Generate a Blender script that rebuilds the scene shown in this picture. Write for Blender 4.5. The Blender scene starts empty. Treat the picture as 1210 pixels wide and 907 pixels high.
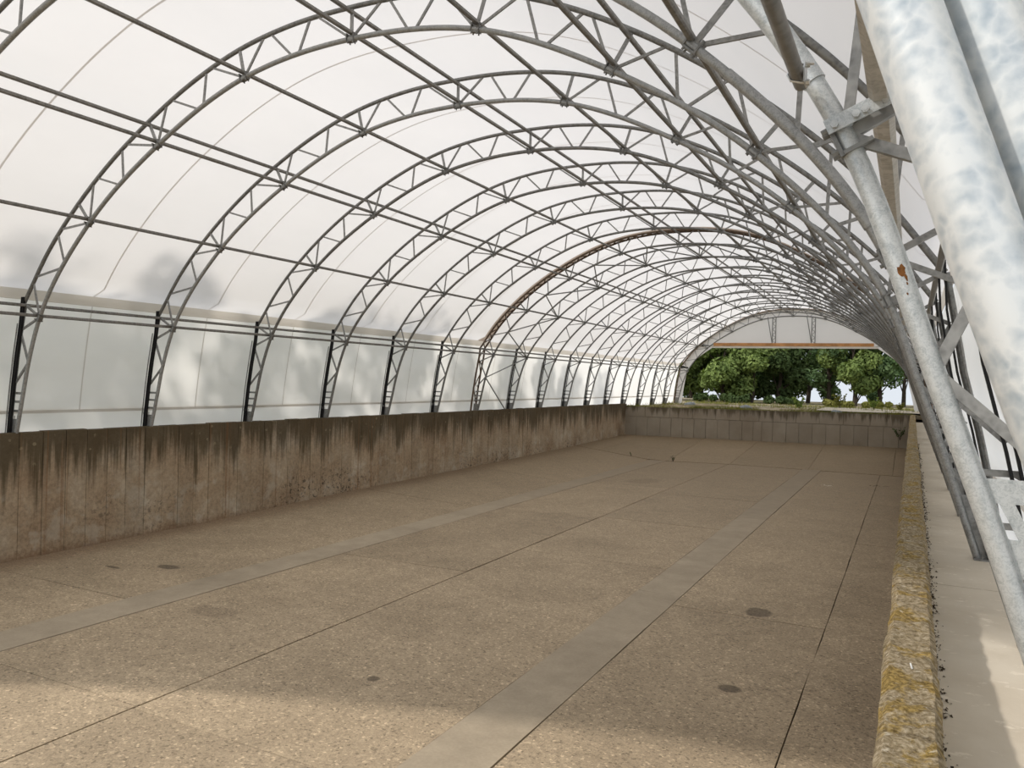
import bpy, math, random
from mathutils import Vector, Matrix, noise

random.seed(7)
S = 3.0                    # metres per bay of the hall
ZO = 1.25                  # floor level offset (bay units)
CX = -2.472                # hall axis (bay units)
Y0 = 3.003                 # y of the arch counted as k = 0
C = bpy.context.scene.collection
scene = bpy.context.scene

# ------------------------------------------------------------------ camera
F_PX, YAW, PITCH, ROLL = 918.17, 0.47417, -0.00639, 0.02710
def cam_axes():
    cy, sy = math.cos(YAW), math.sin(YAW)
    f = Vector((-sy * math.cos(PITCH), cy * math.cos(PITCH), math.sin(PITCH)))
    r = Vector((cy, sy, 0)); u = r.cross(f)
    r2 = r * math.cos(ROLL) + u * math.sin(ROLL)
    u2 = -r * math.sin(ROLL) + u * math.cos(ROLL)
    return r2, u2, f
r_, u_, f_ = cam_axes()
cam_data = bpy.data.cameras.new('camera')
cam_data.sensor_fit = 'HORIZONTAL'; cam_data.sensor_width = 36.0
cam_data.lens = F_PX / 1210 * 36.0
cam_data.clip_start = 0.05; cam_data.clip_end = 2000
cam = bpy.data.objects.new('camera', cam_data); C.objects.link(cam)
m = Matrix.Identity(4)
for i in range(3):
    m[i][0] = r_[i]; m[i][1] = u_[i]; m[i][2] = -f_[i]
m[0][3], m[1][3], m[2][3] = 0, 0, ZO * S
cam.matrix_world = m
scene.camera = cam

# ------------------------------------------------------------------ sky, sun, exposure
world = bpy.data.worlds.new('sky'); scene.world = world
world.use_nodes = True
wn = world.node_tree; wn.nodes.clear()
tc = wn.nodes.new('ShaderNodeTexCoord'); sx = wn.nodes.new('ShaderNodeSeparateXYZ')
rp = wn.nodes.new('ShaderNodeValToRGB'); bg = wn.nodes.new('ShaderNodeBackground')
wo = wn.nodes.new('ShaderNodeOutputWorld')
rp.color_ramp.elements[0].position = 0.0; rp.color_ramp.elements[0].color = (0.45, 0.48, 0.515, 1)   # hazy bright overcast:
rp.color_ramp.elements[1].position = 1.0; rp.color_ramp.elements[1].color = (0.88, 0.93, 1.0, 1)    # twice as bright overhead
wn.links.new(tc.outputs['Generated'], sx.inputs[0]); wn.links.new(sx.outputs['Z'], rp.inputs[0])
wn.links.new(rp.outputs[0], bg.inputs[0]); wn.links.new(bg.outputs[0], wo.inputs[0])
bg.inputs[1].default_value = 1.72

SUN_DIR = Vector((2.8, 2.6, -3.05)).normalized()
sun_data = bpy.data.lights.new('sun', 'SUN'); sun_data.energy = 2.5
sun_data.angle = math.radians(2.0); sun_data.color = (1.0, 0.95, 0.88)
sun = bpy.data.objects.new('sun', sun_data); C.objects.link(sun)
sun.rotation_euler = SUN_DIR.to_track_quat('-Z', 'Y').to_euler()
sun.location = (-20, -25, 40)

scene.view_settings.view_transform = 'Standard'
scene.view_settings.look = 'None'
scene.view_settings.gamma = 1.0
scene.view_settings.use_curve_mapping = False
scene.view_settings.exposure = 0.0

# ------------------------------------------------------------------ materials
def nm(name):
    mt = bpy.data.materials.new(name); mt.use_nodes = True
    nt = mt.node_tree; nt.nodes.clear()
    out = nt.nodes.new('ShaderNodeOutputMaterial')
    return mt, nt, out
def N(nt, typ, **kw):
    n = nt.nodes.new(typ)
    for k, v in kw.items(): setattr(n, k, v)
    return n
def noise_tex(nt, scale, detail=4, rough=0.55, vec=None, dist=0.0):
    n = N(nt, 'ShaderNodeTexNoise'); n.inputs['Scale'].default_value = scale
    n.inputs['Detail'].default_value = detail; n.inputs['Roughness'].default_value = rough
    n.inputs['Distortion'].default_value = dist
    if vec is not None: nt.links.new(vec, n.inputs['Vector'])
    return n.outputs['Fac']
def ramp(nt, fac, stops):
    r = N(nt, 'ShaderNodeValToRGB'); e = r.color_ramp.elements
    while len(e) < len(stops): e.new(0.5)
    for el, (p, c) in zip(e, stops):
        el.position = p; el.color = (c[0], c[1], c[2], 1) if not isinstance(c, (int, float)) else (c, c, c, 1)
    nt.links.new(fac, r.inputs[0]); return r.outputs[0]
def mix(nt, fac, a, b, mode='MIX'):
    x = N(nt, 'ShaderNodeMix', data_type='RGBA', blend_type=mode)
    for sock, v in ((x.inputs[0], fac), (x.inputs[6], a), (x.inputs[7], b)):
        if isinstance(v, (int, float)): sock.default_value = v
        elif isinstance(v, tuple): sock.default_value = (v[0], v[1], v[2], 1)
        else: nt.links.new(v, sock)
    return x.outputs[2]
def math_n(nt, op, a, b=0.0, c=None, clamp=False):
    x = N(nt, 'ShaderNodeMath', operation=op, use_clamp=clamp)
    for i, v in enumerate((a, b) if c is None else (a, b, c)):
        if isinstance(v, (int, float)): x.inputs[i].default_value = v
        else: nt.links.new(v, x.inputs[i])
    return x.outputs[0]
def position(nt, scale=(1, 1, 1), loc=(0, 0, 0)):
    g = N(nt, 'ShaderNodeNewGeometry'); mp = N(nt, 'ShaderNodeMapping')
    mp.inputs['Scale'].default_value = scale; mp.inputs['Location'].default_value = loc
    nt.links.new(g.outputs['Position'], mp.inputs[0]); return mp.outputs[0]
def smooth(nt, v, a, b):
    x = N(nt, 'ShaderNodeMapRange', interpolation_type='SMOOTHSTEP')
    x.inputs[1].default_value = a; x.inputs[2].default_value = b
    nt.links.new(v, x.inputs[0]); return x.outputs[0]
def bump(nt, h, strength=0.3, dist=0.01):
    b = N(nt, 'ShaderNodeBump'); b.inputs['Strength'].default_value = strength
    b.inputs['Distance'].default_value = dist; nt.links.new(h, b.inputs['Height']); return b.outputs[0]
def principled(nt, out, color, rough=0.7, metal=0.0, normal=None, spec=0.3):
    p = N(nt, 'ShaderNodeBsdfPrincipled')
    for key, v in (('Base Color', color), ('Roughness', rough), ('Metallic', metal)):
        if isinstance(v, (int, float)): p.inputs[key].default_value = v
        elif isinstance(v, tuple): p.inputs[key].default_value = (v[0], v[1], v[2], 1)
        else: nt.links.new(v, p.inputs[key])
    p.inputs['Specular IOR Level'].default_value = spec
    if normal is not None: nt.links.new(normal, p.inputs['Normal'])
    nt.links.new(p.outputs[0], out.inputs[0]); return p

def mat_fabric(name, refl, trans, mixf=0.5, mottled=0.04):
    mt, nt, out = nm(name)
    pos = position(nt, (0.5, 0.25, 0.5))
    n = noise_tex(nt, 1.3, 5, 0.6, pos)
    k = ramp(nt, n, [(0.3, 1 - mottled), (0.7, 1.0)])
    d = N(nt, 'ShaderNodeBsdfDiffuse'); t = N(nt, 'ShaderNodeBsdfTranslucent'); mx = N(nt, 'ShaderNodeMixShader')
    nt.links.new(mix(nt, 1.0, refl, k, 'MULTIPLY'), d.inputs[0])
    nt.links.new(mix(nt, 1.0, trans, k, 'MULTIPLY'), t.inputs[0])
    mx.inputs[0].default_value = mixf
    nt.links.new(d.outputs[0], mx.inputs[1]); nt.links.new(t.outputs[0], mx.inputs[2])
    nt.links.new(mx.outputs[0], out.inputs[0]); return mt

def mat_galv(name, lo, hi, rough=0.45, metal=0.6, scale=9.0, dirt=0.0):
    mt, nt, out = nm(name)
    pos = position(nt)
    v = N(nt, 'ShaderNodeTexVoronoi'); v.inputs['Scale'].default_value = scale * 3
    dn = N(nt, 'ShaderNodeTexNoise'); dn.inputs['Scale'].default_value = scale; dn.inputs['Detail'].default_value = 5
    nt.links.new(pos, dn.inputs['Vector'])
    add = N(nt, 'ShaderNodeVectorMath', operation='ADD'); sc = N(nt, 'ShaderNodeVectorMath', operation='SCALE')
    sc.inputs[3].default_value = 0.12
    nt.links.new(dn.outputs['Color'], sc.inputs[0]); nt.links.new(pos, add.inputs[0]); nt.links.new(sc.outputs[0], add.inputs[1])
    nt.links.new(add.outputs[0], v.inputs['Vector'])
    f = math_n(nt, 'ADD', math_n(nt, 'MULTIPLY', v.outputs['Distance'], 0.5), math_n(nt, 'MULTIPLY', dn.outputs['Fac'], 0.75))
    col = ramp(nt, f, [(0.35, lo), (0.75, hi)])
    if dirt:
        big = noise_tex(nt, 2.2, 5, 0.65, pos)
        col = mix(nt, math_n(nt, 'MULTIPLY', smooth(nt, big, 0.5, 0.7), dirt), col, (0.20, 0.17, 0.12))
    rg = math_n(nt, 'ADD', math_n(nt, 'MULTIPLY', f, 0.25), rough - 0.12)
    principled(nt, out, col, rg, metal, bump(nt, f, 0.12, 0.002), 0.5)
    return mt

def mat_plain(name, col, rough=0.7, metal=0.0, var=0.25, scale=6.0, spec=0.3):
    mt, nt, out = nm(name)
    n = noise_tex(nt, scale, 5, 0.6, position(nt))
    c = mix(nt, 1.0, col, ramp(nt, n, [(0.3, 1 - var), (0.7, 1.0)]), 'MULTIPLY')
    principled(nt, out, c, rough, metal, bump(nt, n, 0.2, 0.004), spec); return mt

def tone_by_object(nt, col, amount):
    oi = N(nt, 'ShaderNodeObjectInfo')
    return mix(nt, 1.0, col, ramp(nt, oi.outputs['Random'], [(0, 1 - amount), (1, 1.0)]), 'MULTIPLY')

def mat_floor(name, base, strip=False):
    mt, nt, out = nm(name)
    pos = position(nt)
    big = noise_tex(nt, 0.55, 6, 0.6, pos, 0.4)
    mid = noise_tex(nt, 3.0, 5, 0.65, pos)
    col = mix(nt, 1.0, base, ramp(nt, big, [(0.3, (0.80, 0.78, 0.75)), (0.7, (1.08, 1.06, 1.03))]), 'MULTIPLY')
    col = mix(nt, 1.0, col, ramp(nt, mid, [(0.25, 0.86), (0.75, 1.06)]), 'MULTIPLY')
    h = mid
    if not strip:
        vo = N(nt, 'ShaderNodeTexVoronoi'); vo.inputs['Scale'].default_value = 38.0; nt.links.new(pos, vo.inputs['Vector'])
        sep = N(nt, 'ShaderNodeSeparateColor'); nt.links.new(vo.outputs['Color'], sep.inputs[0])
        col = mix(nt, 1.0, col, ramp(nt, sep.outputs[0], [(0.0, 0.55), (0.12, 0.85), (0.6, 1.0), (0.93, 1.12), (1.0, 1.6)]), 'MULTIPLY')
        fine = noise_tex(nt, 60.0, 2, 0.6, pos)
        col = mix(nt, 1.0, col, ramp(nt, fine, [(0.3, 0.75), (0.7, 1.15)]), 'MULTIPLY')
        h = fine
        # a few damp stains left on the slabs
        g = N(nt, 'ShaderNodeNewGeometry'); sp = N(nt, 'ShaderNodeSeparateXYZ'); nt.links.new(g.outputs['Position'], sp.inputs[0])
        for (ax, ay, rx, ry) in ((-0.71, 4.42, .075, .10), (-0.63, 3.25, .05, .045), (-4.17, 3.41, .09, .05), (-4.45, 3.22, .07, .02), (-1.93, 2.59, .03, .03),
                                 (-3.0, 9.6, .22, .3), (-3.2, 2.9, .18, .09)):
            dx = math_n(nt, 'DIVIDE', math_n(nt, 'SUBTRACT', sp.outputs[0], ax * S), rx * S)
            dy = math_n(nt, 'DIVIDE', math_n(nt, 'SUBTRACT', sp.outputs[1], ay * S), ry * S)
            d2 = math_n(nt, 'ADD', math_n(nt, 'MULTIPLY', dx, dx), math_n(nt, 'MULTIPLY', dy, dy))
            d2 = math_n(nt, 'ADD', d2, math_n(nt, 'MULTIPLY', math_n(nt, 'SUBTRACT', mid, 0.5), 1.6))
            k = smooth(nt, d2, 1.1, 0.5)
            col = mix(nt, math_n(nt, 'MULTIPLY', k, 0.62 if rx < .15 else 0.22), col, (0.045, 0.033, 0.024))
        # earth washed up along the left wall
        e = smooth(nt, sp.outputs[0], (-4.75) * S, (-5.1) * S)
        col = mix(nt, math_n(nt, 'MULTIPLY', e, 0.55), col, (0.17, 0.10, 0.055))
    else:
        fine = noise_tex(nt, 30.0, 3, 0.6, pos)
        col = mix(nt, 1.0, col, ramp(nt, fine, [(0.3, 0.92), (0.7, 1.05)]), 'MULTIPLY')
    # browner towards the far end: fading daylight painted into the floor colour
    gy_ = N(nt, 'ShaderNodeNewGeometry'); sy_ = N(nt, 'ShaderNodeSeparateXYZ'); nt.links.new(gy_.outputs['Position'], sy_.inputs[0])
    far_shade = smooth(nt, math_n(nt, 'ADD', sy_.outputs[1], math_n(nt, 'MULTIPLY', math_n(nt, 'SUBTRACT', big, 0.5), 14.0)), 12.0, 44.0)
    col = mix(nt, math_n(nt, 'MULTIPLY', far_shade, 0.72), col, (0.165, 0.118, 0.066))
    col = tone_by_object(nt, col, 0.10)
    principled(nt, out, col, 0.85, 0.0, bump(nt, h, 0.35, 0.004), 0.25); return mt

def mat_boards(name):
    mt, nt, out = nm(name)
    pos = position(nt)
    g = N(nt, 'ShaderNodeNewGeometry'); sp = N(nt, 'ShaderNodeSeparateXYZ'); nt.links.new(g.outputs['Position'], sp.inputs[0])
    oi = N(nt, 'ShaderNodeObjectInfo')
    big = noise_tex(nt, 0.9, 5, 0.6, pos)
    col = ramp(nt, big, [(0.3, (0.33, 0.235, 0.15)), (0.5, (0.42, 0.325, 0.22)), (0.7, (0.50, 0.42, 0.315))])
    fine = noise_tex(nt, 14, 6, 0.7, pos)
    col = mix(nt, 1.0, col, ramp(nt, fine, [(0.3, 0.70), (0.65, 1.1)]), 'MULTIPLY')
    # dark spalled pitting low on the wall
    pit = noise_tex(nt, 9, 6, 0.75, pos, 0.6)
    low = smooth(nt, math_n(nt, 'ADD', sp.outputs[2], math_n(nt, 'MULTIPLY', big, 1.2)), 1.9, 1.0)
    patch = smooth(nt, noise_tex(nt, 0.35, 2, 0.5, pos), 0.45, 0.62)
    pk = math_n(nt, 'MULTIPLY', math_n(nt, 'MULTIPLY', smooth(nt, pit, 0.52, 0.60), low), math_n(nt, 'ADD', math_n(nt, 'MULTIPLY', patch, 0.7), 0.15))
    col = mix(nt, pk, col, (0.05, 0.045, 0.04))
    # dark algae running down from the top, in vertical streaks
    st = noise_tex(nt, 1.0, 5, 0.65, position(nt, (1, 5.0, 0.35)))
    st2 = noise_tex(nt, 1.0, 3, 0.6, position(nt, (1, 14.0, 0.6)))
    top = math_n(nt, 'ADD', sp.outputs[2], math_n(nt, 'MULTIPLY', math_n(nt, 'SUBTRACT', st, 0.5), 2.6))
    top = math_n(nt, 'ADD', top, math_n(nt, 'MULTIPLY', math_n(nt, 'SUBTRACT', st2, 0.5), 1.2))
    top = math_n(nt, 'ADD', top, math_n(nt, 'MULTIPLY', math_n(nt, 'SUBTRACT', oi.outputs['Random'], 0.5), 0.5))
    k = smooth(nt, top, 1.25, 2.15)
    col = mix(nt, math_n(nt, 'MULTIPLY', k, 0.84), col, (0.060, 0.046, 0.024))
    # pale lichen rings near the top
    vo = N(nt, 'ShaderNodeTexVoronoi'); vo.inputs['Scale'].default_value = 4.2; nt.links.new(pos, vo.inputs['Vector'])
    spot = math_n(nt, 'MULTIPLY', math_n(nt, 'MULTIPLY', smooth(nt, vo.outputs['Distance'], 0.19, 0.12), smooth(nt, fine, 0.42, 0.55)), smooth(nt, sp.outputs[2], 1.5, 2.1))
    col = mix(nt, math_n(nt, 'MULTIPLY', spot, 0.55), col, (0.34, 0.28, 0.17))
    pale = math_n(nt, 'MULTIPLY', smooth(nt, noise_tex(nt, 1.7, 5, 0.65, position(nt, (1, 1, 1), (3, 8, 1))), 0.52, 0.62), smooth(nt, sp.outputs[2], 1.7, 0.9))
    col = mix(nt, math_n(nt, 'MULTIPLY', pale, 0.4), col, (0.52, 0.47, 0.38))
    # rust coloured earth at the foot and rusty runs
    foot = smooth(nt, math_n(nt, 'ADD', sp.outputs[2], math_n(nt, 'MULTIPLY', fine, 0.3)), 0.38, 0.1)
    col = mix(nt, math_n(nt, 'MULTIPLY', foot, 0.55), col, (0.17, 0.085, 0.04))
    run = smooth(nt, noise_tex(nt, 1.0, 3, 0.6, position(nt, (1, 9.0, 0.12), (0, 3, 0))), 0.60, 0.70)
    col = mix(nt, math_n(nt, 'MULTIPLY', run, 0.45), col, (0.20, 0.10, 0.045))
    col = tone_by_object(nt, col, 0.16)
    principled(nt, out, col, 0.9, 0.0, bump(nt, fine, 0.5, 0.012), 0.2); return mt

def mat_backwall(name):
    mt, nt, out = nm(name)
    pos = position(nt)
    g = N(nt, 'ShaderNodeNewGeometry'); sp = N(nt, 'ShaderNodeSeparateXYZ'); nt.links.new(g.outputs['Position'], sp.inputs[0])
    big = noise_tex(nt, 0.7, 5, 0.6, pos)
    col = ramp(nt, big, [(0.3, (0.26, 0.215, 0.16)), (0.7, (0.355, 0.31, 0.245))])
    st = noise_tex(nt, 1.0, 5, 0.7, position(nt, (3.5, 1, 0.3)))
    top = math_n(nt, 'ADD', sp.outputs[2], math_n(nt, 'MULTIPLY', math_n(nt, 'SUBTRACT', st, 0.5), 2.2))
    col = mix(nt, math_n(nt, 'MULTIPLY', smooth(nt, top, 1.95, 2.4), 0.75), col, (0.06, 0.045, 0.02))
    col = tone_by_object(nt, col, 0.10)
    principled(nt, out, col, 0.9, 0.0, bump(nt, noise_tex(nt, 12, 5, 0.6, pos), 0.3, 0.01), 0.2); return mt

def mat_kerb(name):
    mt, nt, out = nm(name)
    pos = position(nt)
    ps2 = position(nt, (1.0, 1.0, 1.0))
    a = noise_tex(nt, 7, 7, 0.7, ps2, 0.5)
    b = noise_tex(nt, 45, 4, 0.65, pos)
    col = ramp(nt, b, [(0.28, (0.10, 0.072, 0.035)), (0.5, (0.27, 0.212, 0.13)), (0.72, (0.47, 0.40, 0.29))])
    li = noise_tex(nt, 5.5, 6, 0.7, position(nt, (1, 1, 1), (4.3, 1.7, 0)), 0.4)
    col = mix(nt, math_n(nt, 'MULTIPLY', smooth(nt, li, 0.47, 0.58), 0.8), col, mix(nt, smooth(nt, b, 0.35, 0.65), (0.13, 0.082, 0.018), (0.36, 0.24, 0.055)))
    col = mix(nt, math_n(nt, 'MULTIPLY', smooth(nt, a, 0.58, 0.68), 0.65), col, (0.10, 0.075, 0.035))
    pale = noise_tex(nt, 9, 5, 0.7, position(nt, (1, 1, 1), (9, 2, 0)))
    col = mix(nt, math_n(nt, 'MULTIPLY', smooth(nt, pale, 0.60, 0.68), 0.7), col, (0.62, 0.55, 0.43))
    principled(nt, out, col, 0.95, 0.0, bump(nt, math_n(nt, 'ADD', b, a), 0.8, 0.02), 0.15); return mt

def mat_walk(name):
    mt, nt, out = nm(name)
    pos = position(nt)
    big = noise_tex(nt, 1.4, 6, 0.6, pos, 0.3)
    col = ramp(nt, big, [(0.3, (0.53, 0.46, 0.365)), (0.7, (0.64, 0.575, 0.475))])
    sc = noise_tex(nt, 5.0, 5, 0.65, position(nt, (1.6, 2.6, 1)))
    col = mix(nt, math_n(nt, 'MULTIPLY', smooth(nt, sc, 0.60, 0.66), 0.5), col, (0.78, 0.71, 0.60))
    principled(nt, out, col, 0.9, 0.0, bump(nt, noise_tex(nt, 40, 4, 0.6, pos), 0.25, 0.004), 0.2); return mt

def mat_ground(name):
    mt, nt, out = nm(name)
    pos = position(nt)
    n = noise_tex(nt, 0.35, 6, 0.65, pos); b = noise_tex(nt, 3, 5, 0.7, pos)
    col = ramp(nt, n, [(0.35, (0.10, 0.12, 0.04)), (0.5, (0.30, 0.24, 0.14)), (0.65, (0.48, 0.42, 0.32))])
    col = mix(nt, 1.0, col, ramp(nt, b, [(0.3, 0.6), (0.7, 1.1)]), 'MULTIPLY')
    principled(nt, out, col, 0.95, 0.0, bump(nt, b, 0.5, 0.05), 0.1); return mt

def mat_leaf(name, a, b):
    mt, nt, out = nm(name)
    n = noise_tex(nt, 0.9, 3, 0.6, position(nt)); f = noise_tex(nt, 14, 2, 0.5, position(nt))
    col = ramp(nt, math_n(nt, 'ADD', math_n(nt, 'MULTIPLY', n, 0.6), math_n(nt, 'MULTIPLY', f, 0.4)), [(0.35, a), (0.65, b)])
    d = N(nt, 'ShaderNodeBsdfDiffuse'); t = N(nt, 'ShaderNodeBsdfTranslucent'); mx = N(nt, 'ShaderNodeMixShader')
    nt.links.new(col, d.inputs[0]); nt.links.new(mix(nt, 1.0, col, (0.9, 1.0, 0.4), 'MULTIPLY'), t.inputs[0])
    mx.inputs[0].default_value = 0.3
    nt.links.new(d.outputs[0], mx.inputs[1]); nt.links.new(t.outputs[0], mx.inputs[2]); nt.links.new(mx.outputs[0], out.inputs[0])
    return mt

M = dict(
    fabric=mat_fabric('white_membrane', (0.80, 0.775, 0.75), (0.76, 0.725, 0.695), 0.60),
    curtain=mat_fabric('curtain_membrane', (0.80, 0.775, 0.735), (0.98, 0.955, 0.92), 0.80, 0.08),
    hem=mat_fabric('doubled_membrane', (0.66, 0.60, 0.53), (0.70, 0.64, 0.57), 0.62),
    seam=mat_fabric('welded_seam', (0.72, 0.69, 0.66), (0.70, 0.665, 0.625), 0.68),
    lap=mat_fabric('lapped_membrane', (0.52, 0.44, 0.36), (0.62, 0.52, 0.43), 0.6),
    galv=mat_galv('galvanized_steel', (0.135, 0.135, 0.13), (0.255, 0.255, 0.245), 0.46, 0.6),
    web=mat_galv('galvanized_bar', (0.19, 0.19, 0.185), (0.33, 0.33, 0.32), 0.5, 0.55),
    galv_near=mat_galv('bright_galvanized_steel', (0.37, 0.40, 0.41), (0.58, 0.60, 0.60), 0.38, 0.5, 28.0),  # same steel, outdoor light on the near arch put into the colour
    galv_mid=mat_galv('daylit_galvanized_steel', (0.22, 0.225, 0.22), (0.38, 0.385, 0.38), 0.42, 0.5, 20.0),  # same steel again, some daylight from the open end painted into its tone
    galv_close=mat_galv('mottled_galvanized_steel', (0.40, 0.455, 0.495), (0.70, 0.715, 0.71), 0.40, 0.35, 14.0),  # same steel, mottled; open sky light painted in as a pale bluish tone
    purlin_light=mat_galv('daylit_purlin_steel', (0.33, 0.31, 0.27), (0.50, 0.475, 0.43), 0.5, 0.4, 12.0, 0.2),  # purlin steel lightened: daylight on the near purlin is in the colour
    purlin=mat_galv('purlin_steel', (0.13, 0.123, 0.11), (0.25, 0.24, 0.22), 0.46, 0.55, 9.0, 0.3),
    black=mat_plain('black_rubber', (0.012, 0.012, 0.013), 0.6),
    rusty=mat_plain('rusty_steel', (0.20, 0.145, 0.105), 0.7, 0.3, 0.5, 8),
    rust=mat_plain('rust', (0.22, 0.09, 0.025), 0.9, 0.0, 0.6, 60),
    timber=mat_plain('orange_timber', (0.66, 0.33, 0.13), 0.7, 0.0, 0.45, 3),
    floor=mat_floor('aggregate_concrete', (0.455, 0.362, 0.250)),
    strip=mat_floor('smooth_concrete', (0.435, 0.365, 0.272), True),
    joint=mat_plain('dark_joint', (0.045, 0.035, 0.025), 0.95, 0.0, 0.5, 5),
    boards=mat_boards('board_marked_concrete'),
    backwall=mat_backwall('block_concrete'),
    kerb=mat_kerb('lichen_concrete'),
    walk=mat_walk('pale_concrete'),
    ground=mat_ground('rough_ground'),
    track=mat_plain('pale_track', (0.62, 0.55, 0.44), 0.95, 0.0, 0.2, 2),
    bark=mat_plain('bark', (0.07, 0.055, 0.04), 0.95, 0.0, 0.5, 6),
    leaf_mid=mat_leaf('mid_green_leaf', (0.065, 0.10, 0.03), (0.30, 0.38, 0.13)),
    leaf_light=mat_leaf('light_green_leaf', (0.09, 0.14, 0.03), (0.30, 0.38, 0.11)),
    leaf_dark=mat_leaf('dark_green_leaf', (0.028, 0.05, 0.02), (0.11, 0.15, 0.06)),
    leaf_grey=mat_leaf('grey_green_leaf', (0.06, 0.105, 0.045), (0.20, 0.28, 0.13)),
    grass=mat_leaf('grass_blade', (0.10, 0.11, 0.025), (0.30, 0.28, 0.09)),
    stone=mat_plain('grey_stone', (0.30, 0.33, 0.35), 0.85, 0.0, 0.5, 4),
    dry=mat_plain('dry_litter', (0.10, 0.075, 0.05), 0.95, 0.0, 0.5, 30),
    white=mat_plain('white_plastic', (0.85, 0.85, 0.82), 0.5),
    zinc=mat_plain('zinc_bolt', (0.62, 0.63, 0.62), 0.35, 0.7, 0.2, 40),
)

# ------------------------------------------------------------------ object helpers
def W(x, y, z): return (x * S, y * S, (z + ZO) * S)       # bay units -> metres
class MB:
    def __init__(s): s.v = []; s.f = []
    def add(s, vs, fs):
        o = len(s.v); s.v += [tuple(p) for p in vs]; s.f += [tuple(i + o for i in f) for f in fs]
    def box(s, lo, hi):
        (a, b, c), (d, e, f) = lo, hi
        s.add([(a, b, c), (d, b, c), (d, e, c), (a, e, c), (a, b, f), (d, b, f), (d, e, f), (a, e, f)],
              [(0, 3, 2, 1), (4, 5, 6, 7), (0, 1, 5, 4), (1, 2, 6, 5), (2, 3, 7, 6), (3, 0, 4, 7)])
    def tube(s, pts, r, n=10, caps=True, up=None, flat=None):
        """swept tube along pts; r number or list; flat=(w,h) gives a rectangular section"""
        pts = [Vector(p) for p in pts]; rings = []; ref = Vector(up) if up else None
        for i, p in enumerate(pts):
            t = (pts[min(i + 1, len(pts) - 1)] - pts[max(i - 1, 0)]).normalized()
            if ref is None: ref = Vector((0, 1, 0)) if abs(t.y) < 0.9 else Vector((1, 0, 0))
            a = (ref - t * ref.dot(t)).normalized(); b = t.cross(a)
            rr = r[i] if isinstance(r, (list, tuple)) else r
            if flat:
                w, h = flat[0] / 2, flat[1] / 2
                ring = [p + a * (sa * w) + b * (sb * h) for sa, sb in ((-1, -1), (1, -1), (1, 1), (-1, 1))]
            else:
                ring = [p + (a * math.cos(2 * math.pi * j / n) + b * math.sin(2 * math.pi * j / n)) * rr for j in range(n)]
            rings.append(ring)
        k = len(rings[0]); vs = [q for rg in rings for q in rg]; fs = []
        for i in range(len(rings) - 1):
            for j in range(k):
                fs.append((i * k + j, i * k + (j + 1) % k, (i + 1) * k + (j + 1) % k, (i + 1) * k + j))
        if caps:
            fs.append(tuple(range(k - 1, -1, -1))); fs.append(tuple((len(rings) - 1) * k + j for j in range(k)))
        s.add(vs, fs)
    def mesh(s, name, mat, smooth_=False):
        me = bpy.data.meshes.new(name); me.from_pydata(s.v, [], s.f); me.materials.append(mat)
        if smooth_:
            me.shade_smooth()
            try: me.set_sharp_from_angle(angle=math.radians(40))
            except Exception: pass
        me.update(); return me
def link(name, me, parent=None, loc=None):
    o = bpy.data.objects.new(name, me); C.objects.link(o)
    if parent: o.parent = parent
    if loc: o.location = loc
    return o
def obj(name, mb, mat, parent=None, sm=False): return link(name, mb.mesh(name, mat, sm), parent)
def tag(o, label=None, cat=None, group=None, kind=None):
    if label: o['label'] = label
    if cat: o['category'] = cat
    if group: o['group'] = group
    if kind: o['kind'] = kind
    return o
def empty(name, loc=(0, 0, 0)):
    o = bpy.data.objects.new(name, None); C.objects.link(o); o.location = loc; o.empty_display_size = 0.2; return o

# ------------------------------------------------------------------ arch profile (bay units, dx from the axis)
def curve(ctrl, step=0.04):
    """centripetal-like Catmull-Rom through ctrl; returns points and the index of each control point"""
    P = [Vector((a, b)) for a, b in ctrl]
    P = [P[0] * 2 - P[1]] + P + [P[-1] * 2 - P[-2]]
    t = [0.0]
    for i in range(1, len(P)): t.append(t[-1] + (P[i] - P[i - 1]).length)
    out = []; idx = []
    for i in range(1, len(P) - 2):
        n = max(2, int((t[i + 1] - t[i]) / step)); idx.append(len(out))
        for j in range(n):
            u = t[i] + (t[i + 1] - t[i]) * j / n
            A1 = P[i-1].lerp(P[i], (u-t[i-1])/(t[i]-t[i-1])); A2 = P[i].lerp(P[i+1], (u-t[i])/(t[i+1]-t[i])); A3 = P[i+1].lerp(P[i+2], (u-t[i+1])/(t[i+2]-t[i+1]))
            B1 = A1.lerp(A2, (u-t[i-1])/(t[i+1]-t[i-1])); B2 = A2.lerp(A3, (u-t[i])/(t[i+2]-t[i]))
            out.append(B1.lerp(B2, (u-t[i])/(t[i+1]-t[i])))
    idx.append(len(out)); out.append(P[-2]); return out, idx
def rshift(z):                                     # the right half stands slightly further in than the left
    k = ((-.555, 0), (-.24, -.018), (-.05, -.040), (.15, -.057), (.35, -.038), (.55, -.038), (1.15, -.042), (1.65, 0))
    if z <= k[0][0]: return 0
    for (a, b), (c, d) in zip(k[:-1], k[1:]):
        if z <= c: return b + (d - b) * (z - a) / (c - a)
    return 0
def px(sgn, a, z): return -a if sgn < 0 else a + rshift(z)
def sym(half):                                     # half: list from the left foot (positive dx) to the crown
    return [(-a, b) for a, b in half] + [(px(1, a, b), b) for a, b in reversed(half[:-1])]
IN_HALF = [(2.685, -.555), (2.648, -.416), (2.592, -.185), (2.545, .01), (2.435, .307), (1.963, .875), (1.376, 1.273), (.71, 1.556), (0, 1.636)]
inner, in_idx = curve(sym(IN_HALF))
def off(i, d):                                     # outward normal offset of the inner curve
    a, b = inner[max(i - 1, 0)], inner[min(i + 1, len(inner) - 1)]
    t = (b - a).normalized(); return inner[i] + Vector((-t.y, t.x)) * d
OUT_HALF = [(2.602, .400)]
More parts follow.
